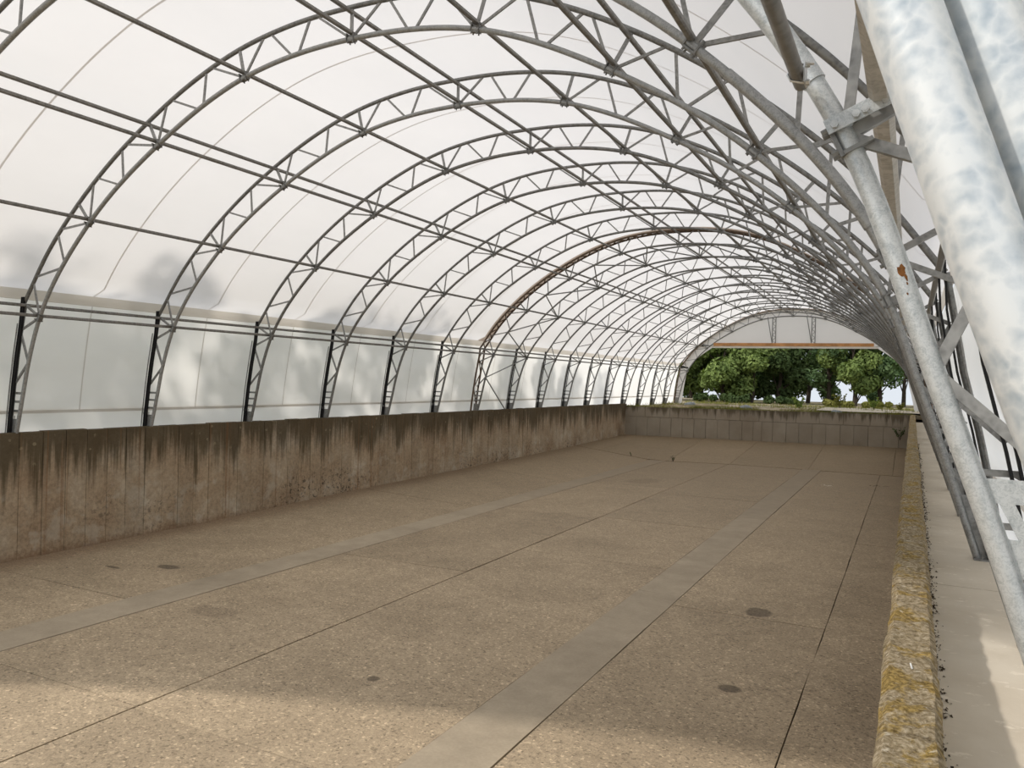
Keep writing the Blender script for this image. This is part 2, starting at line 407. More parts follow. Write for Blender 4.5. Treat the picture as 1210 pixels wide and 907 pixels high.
for j, d in ((5, .165), (6, .165), (7, .160), (8, .155)):
    q = off(in_idx[j], d); OUT_HALF.append((-q.x, q.y))
    if j < 8:
        mid_i = (in_idx[j] + in_idx[j + 1]) // 2; q = off(mid_i, d - .002); OUT_HALF.append((-q.x, q.y))
mid_i = (in_idx[4] + in_idx[5]) // 2; q = off(mid_i, .172); OUT_HALF.insert(1, (-q.x, q.y))
OUT_HALF[-1] = (0, OUT_HALF[-1][1])
outer, out_idx = curve(sym(OUT_HALF))
POST = [(2.600, .44), (2.618, .272), (2.658, .064), (2.688, -.131), (2.715, -.35), (2.735, -.555)]
NODES = in_idx[4:13]                               # nine purlin nodes, left to right
def nearest_outer(p):
    return min(range(len(outer)), key=lambda i: (outer[i] - p).length)
def A3(p, y=0.0): return ((CX + p.x) * S, y * S, (p.y + ZO) * S)

R_CH = 0.0125 * S
# prototype meshes of an arch (at y = 0)
def tube_mesh(name, pts, r, mat, n=12, y=0.0, step=1):
    mb = MB(); mb.tube([A3(p, y) for p in pts[::step]], r, n); return mb.mesh(name, mat, True)
def bar_mesh(name, p, q, w, h, mat, y=0.0):
    mb = MB(); mb.tube([A3(p, y), A3(q, y)], 0, flat=(h, w)); return mb.mesh(name, mat)
web_members = []                                   # (name, mesh)
webs = []
for a, b in zip(NODES[:-1], NODES[1:]):
    mid = (a + b) // 2; q1 = (3 * a + b) // 4; q2 = (a + 3 * b) // 4
    o1, o2 = nearest_outer(off(q1, .16)), nearest_outer(off(q2, .16))
    webs += [(inner[a], outer[o1 - 0]), (outer[min(o1 + 1, len(outer) - 1)], inner[mid]), (inner[mid + 1], outer[max(o2 - 1, 0)]), (outer[o2], inner[b])]
leg_webs = []
for sgn in (-1, 1):
    n1 = inner[NODES[0] if sgn < 0 else NODES[-1]]
    pts = [n1] + [Vector((px(sgn, a, b), b)) for a, b in ((2.635, .225), (2.542, .022), (2.672, -.11))]
    leg_webs += list(zip(pts[:-1], pts[1:]))
def ladder(mb, sgn, holes, z_top, z_bot, th, strip=None):
    """gusset plate between inner chord and post, with rounded openings"""
    def xi(z):
        h = IN_HALF[:4]
        for (a, b), (c, d) in zip(h[:-1], h[1:]):
            if b <= z <= d: return px(sgn, a + (c - a) * (z - b) / (d - b), z)
        return px(sgn, h[0][0], z)
    def xo(z):
        for (a, b), (c, d) in zip(POST[:-1], POST[1:]):
            if d <= z <= b: return px(sgn, a + (c - a) * (z - b) / (d - b), z)
        return px(sgn, POST[-1][0], z)
    cuts = [z_top]
    for hi, lo in holes: cuts += [hi, lo]
    cuts.append(z_bot)
    def corner(z, t): return Vector((xi(z) + (xo(z) - xi(z)) * t, z))
    for i in range(len(cuts) - 1):
        z1, z0 = cuts[i], cuts[i + 1]
        if i % 2 == 0:
            q = [corner(z1, 0), corner(z1, 1), corner(z0, 1), corner(z0, 0)]
            vs = [A3(p, -th / 2 / S) for p in q] + [A3(p, th / 2 / S) for p in q]
            mb.add(vs, [(0, 1, 2, 3), (7, 6, 5, 4), (0, 4, 5, 1), (1, 5, 6, 2), (2, 6, 7, 3), (3, 7, 4, 0)])
        else:
            if strip:                              # upright web between two openings
                q = [corner(z1, strip[0]), corner(z1, strip[1]), corner(z0, strip[1] + .06), corner(z0, strip[0] + .06)]
                vs = [A3(p, -th / 2 / S) for p in q] + [A3(p, th / 2 / S) for p in q]
                mb.add(vs, [(0, 1, 2, 3), (7, 6, 5, 4), (0, 4, 7, 3), (1, 2, 6, 5)])
            # fillets left and right of the opening
            r = 0.38 * (z1 - z0)
            for (za, zb, s) in ((z1, z0, -1), (z0, z1, 1)):
                for t in (0, 1):
                    w = abs(xo(za) - xi(za)); d = min(r, 0.3 * w)
                    tt = d / w if t == 0 else 1 - d / w
                    zc = za + s * d
                    q = [corner(za, t), corner(za, tt), corner((za + zc) / 2, t + (tt - t) * .25), corner(zc, t)]
                    vs = [A3(p, -th / 2 / S) for p in q] + [A3(p, th / 2 / S) for p in q]
                    mb.add(vs, [(0, 1, 2, 3), (7, 6, 5, 4), (1, 5, 6, 2), (2, 6, 7, 3)])
def bracket_mesh():
    mb = MB()
    mb.box((-.07, -.04, -.045), (.07, .04, -.030)); mb.box((-.07, -.05, -.03), (-.055, .05, .075)); mb.box((.055, -.05, -.03), (.07, .05, .075))
    for a in (-.045, .045):
        for b in (-.028, .028): mb.tube([(a, b, -.068), (a, b, -.04)], .011, 6)
    return mb.mesh('purlin_bracket', M['galv'])
proto = []                                         # (name, mesh, location or None, rotation)
proto.append(('inner_chord', tube_mesh('inner_chord', inner, R_CH, M['galv'], 12)))
proto.append(('outer_chord', tube_mesh('outer_chord', outer, R_CH * .95, M['galv'], 12)))
web_meshes = [bar_mesh('web_bar', p, q, .036, .024, M['web']) for p, q in webs]
leg_meshes = [bar_mesh('leg_bar', p, q, .040, .030, M['web']) for p, q in leg_webs]
node_posts = []
for i in NODES:
    o = outer[nearest_outer(off(i, .16))]
    node_posts.append(bar_mesh('node_post', inner[i], o, .045, .03, M['web']))
post_meshes = []; ladder_meshes = []; foot_meshes = []; ladder_near = []
for sgn in (-1, 1):
    for da in (.000, -.019):
        mb = MB(); mb.tube([A3(Vector((px(sgn, a + da, b), b)), -.034 / S) for a, b in POST], 0, flat=(.050, .020)); post_meshes.append(mb.mesh('black_strap', M['black']))
    LP = [(2.606, .40)] + [(a + .020, b) for a, b in POST[1:]]
    mb = MB(); mb.tube([A3(Vector((px(sgn, a, b), b)), .012) for a, b in LP], R_CH * .95, 10); post_meshes.append(mb.mesh('outer_leg', M['galv'], True))
    mb = MB(); ladder(mb, sgn, [(-.185, -.225), (-.24, -.285), (-.30, -.345)], -.17, -.555, .008); ladder_meshes.append(mb.mesh('ladder_plate', M['web']))
    mb = MB(); ladder(mb, sgn, [(-.125, -.165), (-.205, -.25), (-.29, -.335)], -.098, -.555, .010, (.16, .30)); ladder_near.append(mb.mesh('ladder_plate', M['galv_near']))
    xa = CX + sgn * 2.765; xb = CX + sgn * 2.672
    mb = MB(); mb.box((min(xa, xb) * S, -.09, (ZO - .556) * S), (max(xa, xb) * S, .09, (ZO - .550) * S))
    for bx in (.25, .75):
        for by in (-.07, .07):
            xx = (xa + (xb - xa) * bx) * S; mb.tube([(xx, by, (ZO - .55) * S), (xx, by, (ZO - .54) * S)], .012, 6)
    foot_meshes.append(mb.mesh('foot_plate', M['web']))
pole = []
for sgn in (-1, 1):                                # thin pale curtain pipe behind the black post
    mb = MB(); mb.tube([A3(Vector((px(sgn, a + .026, b), b)), -.014) for a, b in POST[1:]], .012, 8); pole.append(mb.mesh('curtain_pipe', M['web'], True))
clamp = []
for sgn in (-1, 1):
    xx = (CX + px(sgn, 2.715, -.33)) * S
    mb = MB(); mb.box((xx - .06, -.03, (ZO - .345) * S), (xx + .06, .045, (ZO - .325) * S))
    mb.tube([(xx - sgn * -.02, 0, (ZO - .33) * S), (xx + sgn * .11, -.02, (ZO - .30) * S)], .014, 6); clamp.append(mb.mesh('strap_clamp', M['zinc']))
BR = bracket_mesh()
def node_rot(i):
    a, b = inner[max(i - 1, 0)], inner[min(i + 1, len(inner) - 1)]
    return math.atan2(b.y - a.y, b.x - a.x)
def sleeve_mesh(sgn):
    lo, hi = (NODES[0], in_idx[5]) if sgn < 0 else (in_idx[11], NODES[-1])
    seg = [p for p in inner[lo:hi + 1] if .355 < p.y < .80]
    mb = MB(); mb.tube([A3(p) for p in seg], R_CH * 1.16, 20); return mb.mesh('chord_sleeve', M['galv_near'], True)
SLV = sleeve_mesh(1); SLV2 = SLV.copy(); SLV2.materials[0] = M['galv_mid']
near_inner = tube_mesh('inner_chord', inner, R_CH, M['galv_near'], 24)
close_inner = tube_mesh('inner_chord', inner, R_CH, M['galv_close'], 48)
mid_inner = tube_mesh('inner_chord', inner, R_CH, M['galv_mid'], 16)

def lattice_meshes():
    """outer flange of the doubled arches: two tubes side by side with zigzag lacing"""
    path = [Vector((-a, b)) for a, b in reversed(POST[1:])] + outer + [Vector((px(1, a, b), b)) for a, b in POST[1:]]
    res = []
    for y in (-.06, .06):
        res.append(('lattice_tube', tube_mesh('lattice_tube', path, R_CH * 1.0, M['rusty'], 8, y)))
    mb = MB(); L = 0.0; side = -1; last = A3(path[0], -.06); acc = 0
    for p, q in zip(path[:-1], path[1:]):
        acc += (q - p).length
        if acc >= .062:
            acc = 0; side = -side; cur = A3(q, .06 * side)
            mb.tube([last, cur], .022, 5, False); last = cur
    res.append(('lattice_lacing', mb.mesh('lattice_lacing', M['rusty']))); return res
LAT = lattice_meshes()

def build_arch(name, y, label, lattice=False, near=False, sleeve=False, daylit=False):
    root = empty(name, (0, y * S, 0)); tag(root, label, 'arch', 'lattice arches along the hall')
    ci = link('inner_chord', near_inner if near else mid_inner if sleeve or daylit else proto[0][1], root)
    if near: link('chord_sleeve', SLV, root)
    if sleeve: link('chord_sleeve', SLV2, root)
    if lattice:
        for n_, me in LAT:
            o = link(n_, me, root)
        root.children[-1]['kind'] = 'stuff'
    else:
        link('outer_chord', proto[1][1], root)
        for me in post_meshes: link(me.name.split('.')[0], me, root)
        for me in pole: link('curtain_pipe', me, root)
        for me in clamp: link('strap_clamp', me, root)
    for me in web_meshes: link('web_bar', me, root)
    for me in leg_meshes: link('leg_bar', me, root)
    for me in node_posts: link('node_post', me, root)
    for me in (ladder_near if near else ladder_meshes): link('ladder_plate', me, root)
    for me in foot_meshes: link('foot_plate', me, root)
    for i in NODES:
        o = link('purlin_bracket', BR, root, A3(inner[i])); o.rotation_euler = (0, -node_rot(i), 0)
    return root

# ------------------------------------------------------------------ the setting: floor
def zL(y):
    pts = [(0, -1.262), (2.93, -1.257), (4.58, -1.238), (6.2, -1.20), (9.9, -1.155), (12.4, -1.11), (15.2, -1.052)]
    if y <= pts[0][0]: return pts[0][1]
    for (a, b), (c, d) in zip(pts[:-1], pts[1:]):
        if a <= y <= c: return b + (d - b) * (y - a) / (c - a)
    return pts[-1][1]
def floor_z(x, y):
    yy = min(y, 12.4)
    col = [(-5.13, zL(yy)), (-3.78, -1.252 - .0012 * yy), (-3.52, -1.252 - .0012 * yy), (-2.51, -1.245), (-1.42, -1.243), (-1.16, -1.243), (.05, -1.243)]
    z = col[-1][1]
    for (a, b), (c, d) in zip(col[:-1], col[1:]):
        if a <= x <= c: z = b + (d - b) * (x - a) / (c - a); break
    if y > 12.4:
        zb = -1.055 + (x + 5.11) / 4.93 * .045
        z = z + (zb - z) * (y - 12.4) / 2.6
    return z
floor = empty('floor'); tag(floor, kind='structure', label='brown exposed aggregate concrete floor in jointed slabs')
def slab(name, x0, x1, y0, y1, mat, gap=.0022, lift=0.0):
    mb = MB(); nx = max(2, int((x1 - x0) / .3)); ny = max(2, int((y1 - y0) / .3))
    if (x1 - x0) < .4: nx = 2
    x0 += gap; x1 -= gap; y0 += gap; y1 -= gap
    vs = []; fs = []
    rr = random.Random(hash((round(x0, 2), round(y0, 2))) & 0xffff)
    for j in range(ny + 1):
        for i in range(nx + 1):
            x = x0 + (x1 - x0) * i / nx; y = y0 + (y1 - y0) * j / ny
            e = .0022
            xx = x + (rr.uniform(-e, e) if i in (0, nx) else 0); yy = y + (rr.uniform(-e, e) if j in (0, ny) else 0)
            vs.append(W(xx, yy, floor_z(x, y) + lift))
    for j in range(ny):
        for i in range(nx):
            a = j * (nx + 1) + i; fs.append((a, a + 1, a + nx + 2, a + nx + 1))
    rim = [i for i in range(nx + 1)] + [j * (nx + 1) + nx for j in range(1, ny + 1)] + [ny * (nx + 1) + i for i in range(nx - 1, -1, -1)] + [j * (nx + 1) for j in range(ny - 1, 0, -1)]
    o = len(vs); vs += [(vs[i][0], vs[i][1], vs[i][2] - .06) for i in rim]; n = len(rim)
    for q in range(n): fs.append((rim[(q + 1) % n], rim[q], o + q, o + (q + 1) % n))
    mb.add(vs, fs); return obj(name, mb, mat, floor)
cols = [(-5.125, -3.78, [-4, .5, 2.82, 4.2, 6.6, 8.95, 12.4]), (-3.52, -2.51, [-4, -.4, 1.93, 4.32, 6.7, 9.1, 12.4]),
        (-2.51, -1.42, [-4, -.4, 1.91, 5.1, 6.75, 8.6, 10.6, 12.4]), (-1.16, -.36, [-4, -.4, 1.9, 4.3, 6.7, 9.1, 12.4]),
        (-.36, .03, [-4, -.4, 2.0, 4.44, 6.8, 9.2, 12.4])]
for x0, x1, ys in cols:
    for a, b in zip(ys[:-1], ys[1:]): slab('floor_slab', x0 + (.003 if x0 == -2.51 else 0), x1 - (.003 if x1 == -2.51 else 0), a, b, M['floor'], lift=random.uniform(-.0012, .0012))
for x0, x1 in ((-3.78, -3.52), (-1.42, -1.16)):
    ys = [-4, -1.5, 1.5, 4.5, 7.5, 10.2, 12.42]
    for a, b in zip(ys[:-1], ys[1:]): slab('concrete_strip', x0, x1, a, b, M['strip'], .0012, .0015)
for a, b in zip((-5.125, -4.69, -3.5, -2.5, -1.34, -.2), (-4.69, -3.5, -2.5, -1.34, -.2, .03)):
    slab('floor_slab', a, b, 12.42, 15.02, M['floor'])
mb = MB(); vs = []; fs = []
gx = [-5.13, -4.45, -3.78, -3.52, -2.51, -1.42, -1.16, .04]; gy = [-4, 0, 1.5, 2.93, 4.58, 6.2, 9.9, 11.9, 12.4, 15.1]
for y in gy:
    for x in gx: vs.append(W(x, y, floor_z(x, y) - (.011 if y < 12 else .035)))
for j in range(len(gy) - 1):
    for i in range(len(gx) - 1):
        a = j * len(gx) + i; fs.append((a, a + 1, a + len(gx) + 1, a + len(gx)))
mb.add(vs, fs); obj('joint_filler', mb, M['joint'], floor)

# ------------------------------------------------------------------ left wall of board-marked concrete
XW = -5.11
wl = empty('wall_left'); tag(wl, kind='structure', label='stained brown concrete wall cast against vertical boards')
mb = MB(); mb.box(W(XW - .085, -1.6, -1.30), W(XW - .008, 15.1, -.437)); obj('wall_core', mb, M['boards'], wl)
y = -1.55; rr = random.Random(3)
edges = []
while y < 15.02:
    edges.append(y); y += .152 + rr.uniform(-.006, .006)
edges[-1] = 15.02
for a, b in zip(edges[:-1], edges[1:]):
    d = rr.uniform(-.003, .003); g = .0022; t = .012; lean = rr.uniform(-.002, .002)
    top = -.430 + rr.uniform(-.004, .003); n = 4
    z0, z1 = floor_z(XW, a) - .02, floor_z(XW, b) - .02
    xf = XW + d
    mb = MB()
    vs = []
    for (yy, zz) in ((a, z0), (b, z1)):
        s_ = 1 if yy == a else -1
        vs += [W(xf - t, yy, zz), W(xf - t * .3, yy + s_ * .0008, zz), W(xf, yy + s_ * g, zz),
               W(xf + lean, yy + s_ * g, top - .006), W(xf - .006, yy + s_ * g, top), W(xf - .05, yy + s_ * .0008, top)]
    mb.add(vs, [(0, 1, 7, 6), (1, 2, 8, 7), (2, 3, 9, 8), (3, 4, 10, 9), (4, 5, 11, 10), (0, 5, 4, 3, 2, 1), (6, 7, 8, 9, 10, 11)])
    obj('board_face', mb, M['boards'], wl)

# ------------------------------------------------------------------ back wall of concrete panels
YB = 15.0
wb = empty('wall_back'); tag(wb, kind='structure', label='pale grey concrete panel wall across the far end')
def topb(x): return -.485 + (x + 5.11) / 5.15 * .055
mb = MB(); vs = [W(-5.13, YB + .012, -1.3), W(.05, YB + .012, -1.3), W(.05, YB + .012, topb(.05) - .004), W(-5.13, YB + .012, topb(-5.13) - .004)]
vs += [(p[0], p[1] + .3, p[2]) for p in vs]
mb.add(vs, [(0, 1, 2, 3), (7, 6, 5, 4), (0, 4, 5, 1), (1, 5, 6, 2), (2, 6, 7, 3), (3, 7, 4, 0)]); obj('wall_core', mb, M['backwall'], wb)
def panel(x0, x1, zb0, zb1, zt0, zt1, d):
    g = .004; mb = MB(); yf = YB + d
    fr = [W(x0 + g, yf, zb0 + g), W(x1 - g, yf, zb1 + g), W(x1 - g, yf, zt1 - g), W(x0 + g, yf, zt0 - g)]
    bk = [(p[0] + q[0] * .01, YB * S + .045, p[2] + q[1] * .01) for p, q in zip(fr, ((-1, -1), (1, -1), (1, 1), (-1, 1)))]
    mb.add(fr + bk, [(0, 1, 2, 3), (0, 4, 5, 1), (1, 5, 6, 2), (2, 6, 7, 3), (3, 7, 4, 0)]); obj('wall_panel', mb, M['backwall'], wb)
xs = [-5.12, -4.873, -4.645, -4.387, -4.166, -3.948, -3.716, -3.488, -3.263, -3.041, -2.806, -2.603, -2.45, -2.254, -2.016, -1.796, -1.565, -1.337, -1.098, -.876, -.645, -.403, -.166, .03]
def zrow(x): return -.682 + (x + 5.1) / 5.15 * .03
def zbase(x): return -1.075 + (x + 5.11) / 4.93 * .045
for a, b in zip(xs[:-1], xs[1:]): panel(a, b, zbase(a), zbase(b), zrow(a), zrow(b), rr.uniform(-.002, .002))
xs2 = [-5.12, -4.7, -4.2, -3.75, -3.3, -2.85, -2.5, -2.25, -1.85, -1.45, -1.05, -.62, -.35, .03]
for a, b in zip(xs2[:-1], xs2[1:]): panel(a, b, zrow(a), zrow(b), topb(a), topb(b), rr.uniform(-.002, .002))

# ------------------------------------------------------------------ right wall (seen from above as a lichen covered kerb) and walkway
wr = empty('wall_right'); tag(wr, kind='structure', label='right concrete wall with a rough yellow lichen top')
def kx(y): return -.030 + .0022 * y
mb = MB(); vs = []
for y in (-1.6, 15.02):
    vs += [W(kx(y) + .006, y, -1.3), W(kx(y) + .070, y, -1.3), W(kx(y) + .070, y, -.445), W(kx(y) + .006, y, -.445)]
mb.add(vs, [(0, 1, 2, 3), (7, 6, 5, 4), (0, 4, 5, 1), (1, 5, 6, 2), (2, 6, 7, 3), (3, 7, 4, 0)]); obj('wall_core', mb, M['kerb'], wr)
y = -1.6; rr = random.Random(11)
while y < 15.0:
    L = rr.uniform(.30, .62); y1 = min(y + L, 15.02)
    fine = y < 4
    nx = 8 if fine else 4; ny = max(3, int((y1 - y) / (.011 if fine else .05)))
    vs = []; fs = []
    dz = rr.uniform(-.003, .003)
    for j in range(ny + 1):
        yy = y + (y1 - y) * j / ny; e = .0022 if j in (0, ny) else 0
        yy2 = yy + (e if j == 0 else -e if j == ny else 0)
        x0 = kx(yy) + .006 * noise.noise((yy * 3.1, 4, 0)) + .004 * noise.noise((yy * 13, 1, 0)); x1 = kx(yy) + .077 + .004 * noise.noise((yy * 4, 9, 2)) + .003 * noise.noise((yy * 15, 9, 2))
        row = [(x0, -1.0), (x0 + .001, -.52)]
        for i in range(nx + 1):
            t = i / nx; x = x0 + (x1 - x0) * t
            h = .006 * noise.noise((x * 30, yy2 * 22, 3)) + .003 * noise.noise((x * 80, yy2 * 70, 8))
            drop = .012 if i in (0, nx) else 0
            row.append((x, -.428 + dz + h - drop - (.004 if j in (0, ny) else 0)))
        row += [(x1, -.52), (x1, -1.0)]
        vs += [W(a, yy2, b) for a, b in row]
    w = nx + 5
    for j in range(ny):
        for i in range(w - 1):
            a = j * w + i; fs.append((a, a + 1, a + w + 1, a + w))
    fs.append(tuple(range(w - 1, -1, -1))); fs.append(tuple(ny * w + i for i in range(w)))
    mb = MB(); mb.add(vs, fs); obj('kerb_block', mb, M['kerb'], wr, True); y = y1

walk = empty('walkway'); tag(walk, kind='structure', label='pale concrete walkway beside the right wall')
ys = [-2.0, .4, 2.55, 4.9, 7.4, 9.9, 12.4, 15.1]
for a, b in zip(ys[:-1], ys[1:]):
    mb = MB(); mb.box(W(.046 + .0022 * a, a + .002, -.60), W(.42, b - .002, -.5555)); obj('walkway_slab', mb, M['walk'], walk)

# ------------------------------------------------------------------ ground around the hall
g = empty('ground'); tag(g, kind='structure', label='rough ground outside the hall')
mb = MB(); mb.box(W(-200, -120, -.66), W(-5.19, 15.0, -.560)); obj('earth', mb, M['ground'], g)
mb = MB(); mb.box(W(.41, -120, -.66), W(200, 15.0, -.562)); obj('earth', mb, M['ground'], g)
mb = MB(); sec = [(15.09, -.56), (32.0, -.56), (34.0, -.72), (60, -6.0), (110, -14.0)]
for (ya, za), (yb2, zb2) in zip(sec[:-1], sec[1:]):
    mb.add([W(-60, ya, za), W(60, ya, za), W(60, yb2, zb2), W(-60, yb2, zb2)], [(0, 1, 2, 3)])
obj('earth', mb, M['ground'], g)
mb = MB(); mb.box(W(-5.3, -120, -1.36), W(.41, -4.0, -1.262)); obj('yard_slab', mb, M['floor'], g)
# earth bank behind the far wall
def bank_z(x, y): return -.50 + .05 * noise.noise((x * .9, y * .5, 1)) + .025 * noise.noise((x * 3, y * 2, 5)) + .028 * math.exp(-((y - 18.6) / 1.5) ** 2)
mb = MB(); vs = []; fs = []; NX, NY = 70, 40
for j in range(NY + 1):
    for i in range(NX + 1):
        x = -7 + 9 * i / NX; y = 15.06 + 6.5 * (j / NY) ** 1.3
        z = bank_z(x, y) if j else topb(min(x, .05)) - .01
        edge = min(1, (NY - j) / 6); vs.append(W(x, y, z * edge + (-.57) * (1 - edge)))
for j in range(NY):
    for i in range(NX):
        a = j * (NX + 1) + i; fs.append((a, a + 1, a + NX + 2, a + NX + 1))
mb.add(vs, fs); obj('earth_bank', mb, M['ground'], g, True)
mb = MB(); vs = []; fs = []
for i in range(31):
    x = -1.7 + 5.0 * i / 30
    for y in (16.7, 18.9): vs.append(W(x, y + .15 * noise.noise((x * 2, y, 0)), bank_z(x, y) * .3 - .455 * .7 + .012))
for i in range(30): fs.append((2 * i, 2 * i + 2, 2 * i + 3, 2 * i + 1))
mb.add(vs, fs); obj('pale_track', mb, M['track'], g)

# ------------------------------------------------------------------ roof membrane
roof = empty('ceiling'); tag(roof, kind='structure', label='white translucent membrane roof over the arches')
def skin(z_hem):
    path = []
    for i, p in enumerate(outer):
        a, b = outer[max(i - 1, 0)], outer[min(i + 1, len(outer) - 1)]; t = (b - a).normalized()
        path.append(p + Vector((-t.y, t.x)) * .024)
    path = path[::2] if len(path) % 2 else path[::2] + [path[-1]]
    l0, r0 = path[0], path[-1]
    return path
SKIN = skin(.43)
HEM_L = [Vector((-2.655, .425)), Vector((-2.645, .46)), Vector((-2.632, .50))]
prof = [Vector((-2.640, .497))] + [p for p in SKIN if p.y > .51] + [Vector((px(1, 2.640, .497), .497))]
arch_ys = [Y0 + k for k in range(-1, 17)]
front_y, mid_y = .31, 1.03
seams = [.22, .67, 1.52] + [Y0 - 1 + .5 + k for k in range(0, 16)] + [Y0 + 16 + .04]
def sheet(path, y0, y1, n=2, off_=0.0, wob=0.0, sx=1):
    vs = []; fs = []
    for j in range(n + 1):
        y = y0 + (y1 - y0) * j / n
        for i, p in enumerate(path):
            w = wob * noise.noise((y * 3, p.y * 6, 2)) if wob else 0
            vs.append(A3(Vector((p.x + sx * (off_ + w), p.y)), y))
    w_ = len(path)
    for j in range(n):
        for i in range(w_ - 1):
            a = j * w_ + i; fs.append((a, a + 1, a + w_ + 1, a + w_))
    return vs, fs
for a, b in zip(seams[:-1], seams[1:]):
    mb = MB(); mb.add(*sheet(prof, a, b, 2)); obj('membrane_panel', mb, M['fabric'], roof, True)
def inset(path, d):
    out = []
    for i, p in enumerate(path):
        a, b = path[max(i - 1, 0)], path[min(i + 1, len(path) - 1)]; t = (b - a).normalized(); out.append(p - Vector((-t.y, t.x)) * d)
    return out
for s_ in seams[1:-1]:
    mb = MB(); mb.add(*sheet(inset(prof, .0012), s_ - .006, s_ + .006, 1)); obj('membrane_seam', mb, M['seam'], roof, True)
for sgn in (-1, 1):
    path = [Vector((px(sgn, a, b), b)) for a, b in ((2.640, .500), (2.646, .48), (2.650, .455), (2.652, .432), (2.645, .428))]
    for a, b in zip(seams[:-1], seams[1:]):
        mb = MB(); mb.add(*sheet(path, a, b, 10, 0, .004)); obj('membrane_hem', mb, M['hem'], roof, True)

for yc, w_ in ((Y0 + 6, .085), (Y0 + 16, .05)):    # doubled lap over the rusty arch and the last arch
    mb = MB(); mb.add(*sheet(inset(prof, .002), yc - w_, yc + w_, 1)); obj('membrane_lap', mb, M['lap'], roof, True)
# side curtains below the hem
def side_curtain(sgn, label):
    root = empty('side_curtain', ((CX + sgn * 2.75) * S, 9 * S, (ZO - .55) * S)); tag(root, label, 'curtain')
    inv = Matrix.Translation(-Vector(root.location))
    upper = [(2.655, .43), (2.682, .30), (2.718, .10), (2.748, -.10), (2.766, -.25), (2.772, -.315)]
    lower = [(2.768, -.29), (2.776, -.36), (2.786, -.43), (2.800, -.50), (2.815, -.556)]
    for a, b in zip(seams[:-1], seams[1:]):
        for nm_, pr, wob, mt, of in (('curtain_panel', upper, .005, 'curtain', 0), ('curtain_skirt', lower, .012, 'curtain', .006)):
            dense = []
            for (p, q), (r2, s2) in zip(pr[:-1], pr[1:]):
                for t in range(3): dense.append(Vector((px(sgn, p + (r2 - p) * t / 3, q), q + (s2 - q) * t / 3)))
            dense.append(Vector((px(sgn, *pr[-1]), pr[-1][1])))
            mb = MB(); vs, fs = sheet(dense, a, b, 12, 0, wob); mb.add(vs, fs); o = obj(nm_, mb, M[mt], root, True)
            o.matrix_parent_inverse = inv
        dense = [Vector((px(sgn, x - .004, z), z)) for x, z in upper]
        mb = MB(); mb.add(*sheet(dense, b - .005, b + .005, 1)); o = obj('curtain_seam', mb, M['seam'], root); o.matrix_parent_inverse = inv
        dense = [Vector((px(sgn, 2.760, -.285), -.298)), Vector((px(sgn, 2.764, -.318), -.318))]
        mb = MB(); mb.add(*sheet(dense, a, b, 12, 0, .004)); o = obj('curtain_welt', mb, M['seam'], root); o.matrix_parent_inverse = inv
side_curtain(-1, 'long white side curtain along the left wall, backlit and dappled')
side_curtain(1, 'grey white side curtain behind the right-hand legs of the arches')

# ------------------------------------------------------------------ arches
ORD = ['first', 'second', 'third', 'fourth', 'fifth', 'sixth', 'seventh', 'eighth', 'ninth', 'tenth', 'eleventh', 'twelfth', 'thirteenth',
       'fourteenth', 'fifteenth', 'sixteenth', 'seventeenth', 'eighteenth', 'nineteenth', 'twentieth']
build_arch('lattice_arch', mid_y, 'second arch from the near end, bright pipe leg with a rust spot', near=True)
for k in range(-1, 17):
    n = k + 3
    if k == 6: lab = 'arch with a rusty brown double outer lattice, tenth from the near end'
    elif k == 16: lab = 'last arch at the far end, framing the gable and trees'
    elif k == -1: lab = 'third arch from the near end, its corner showing at upper left'
    else: lab = f'{ORD[n]} grey steel lattice arch counted from the near end'
    build_arch('lattice_arch', Y0 + k, lab, lattice=(k in (6, 16)), sleeve=(k == -1), daylit=(k in (0, 1))).location.x += .022 * S * (k == -1)
# end arch at the near opening, two tubes side by side
root = empty('end_arch', (0, front_y * S, 0)); tag(root, 'huge pale galvanized double tube arch close by at the right edge', 'arch', 'lattice arches along the hall')
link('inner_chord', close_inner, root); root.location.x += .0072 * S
mb = MB(); mb.tube([A3(Vector((p.x * 1.0 + (.0225 if p.x > 0 else -.0225) * min(1, abs(p.x)), p.y + .010)), .015) for p in inner], R_CH, 48)
obj('twin_chord', mb, M['galv_close'], root, True)
link('outer_chord', proto[1][1], root)
for me in web_meshes: link('web_bar', me, root)
for me in foot_meshes: link('foot_plate', me, root)

# rust spot on the second arch's pipe
second = bpy.data.objects['lattice_arch']
def inner_at_z(z, sgn=1):
    rng = range(in_idx[8], len(inner)) if sgn > 0 else range(0, in_idx[8])
    return inner[min(rng, key=lambda i: abs(inner[i].y - z))]
pc = Vector(A3(inner_at_z(.147), 0)); to_cam = (Vector((0, -mid_y * S, ZO * S)) - pc); to_cam = to_cam.normalized()
axis = Vector((.3, 0, -.95)).normalized(); side = axis.cross(to_cam).normalized(); nrm = side.cross(axis).normalized()
mb = MB(); rr = random.Random(5)
def rust_patch(u0, a0, ru, ra):
    n = 14; vs = []; 
    def P(u, a): return pc + axis * u + (nrm * math.cos(a) + side * math.sin(a)) * (R_CH + .0012)
    vs.append(P(u0, a0))
    for i in range(n):
        t = 2 * math.pi * i / n; k = rr.uniform(.7, 1.2); vs.append(P(u0 + ru * k * math.cos(t), a0 + ra * k * math.sin(t)))
    mb.add(vs, [(0, 1 + i, 1 + (i + 1) % n) for i in range(n)])
rust_patch(0, -.15, .022, .33); rust_patch(.028, -.32, .014, .14); rust_patch(.05, -.25, .006, .07); rust_patch(.085, 0.0, .006, .08)
o = obj('rust_spot', mb, M['rust'], second); o['label'] = 'orange rust spot'
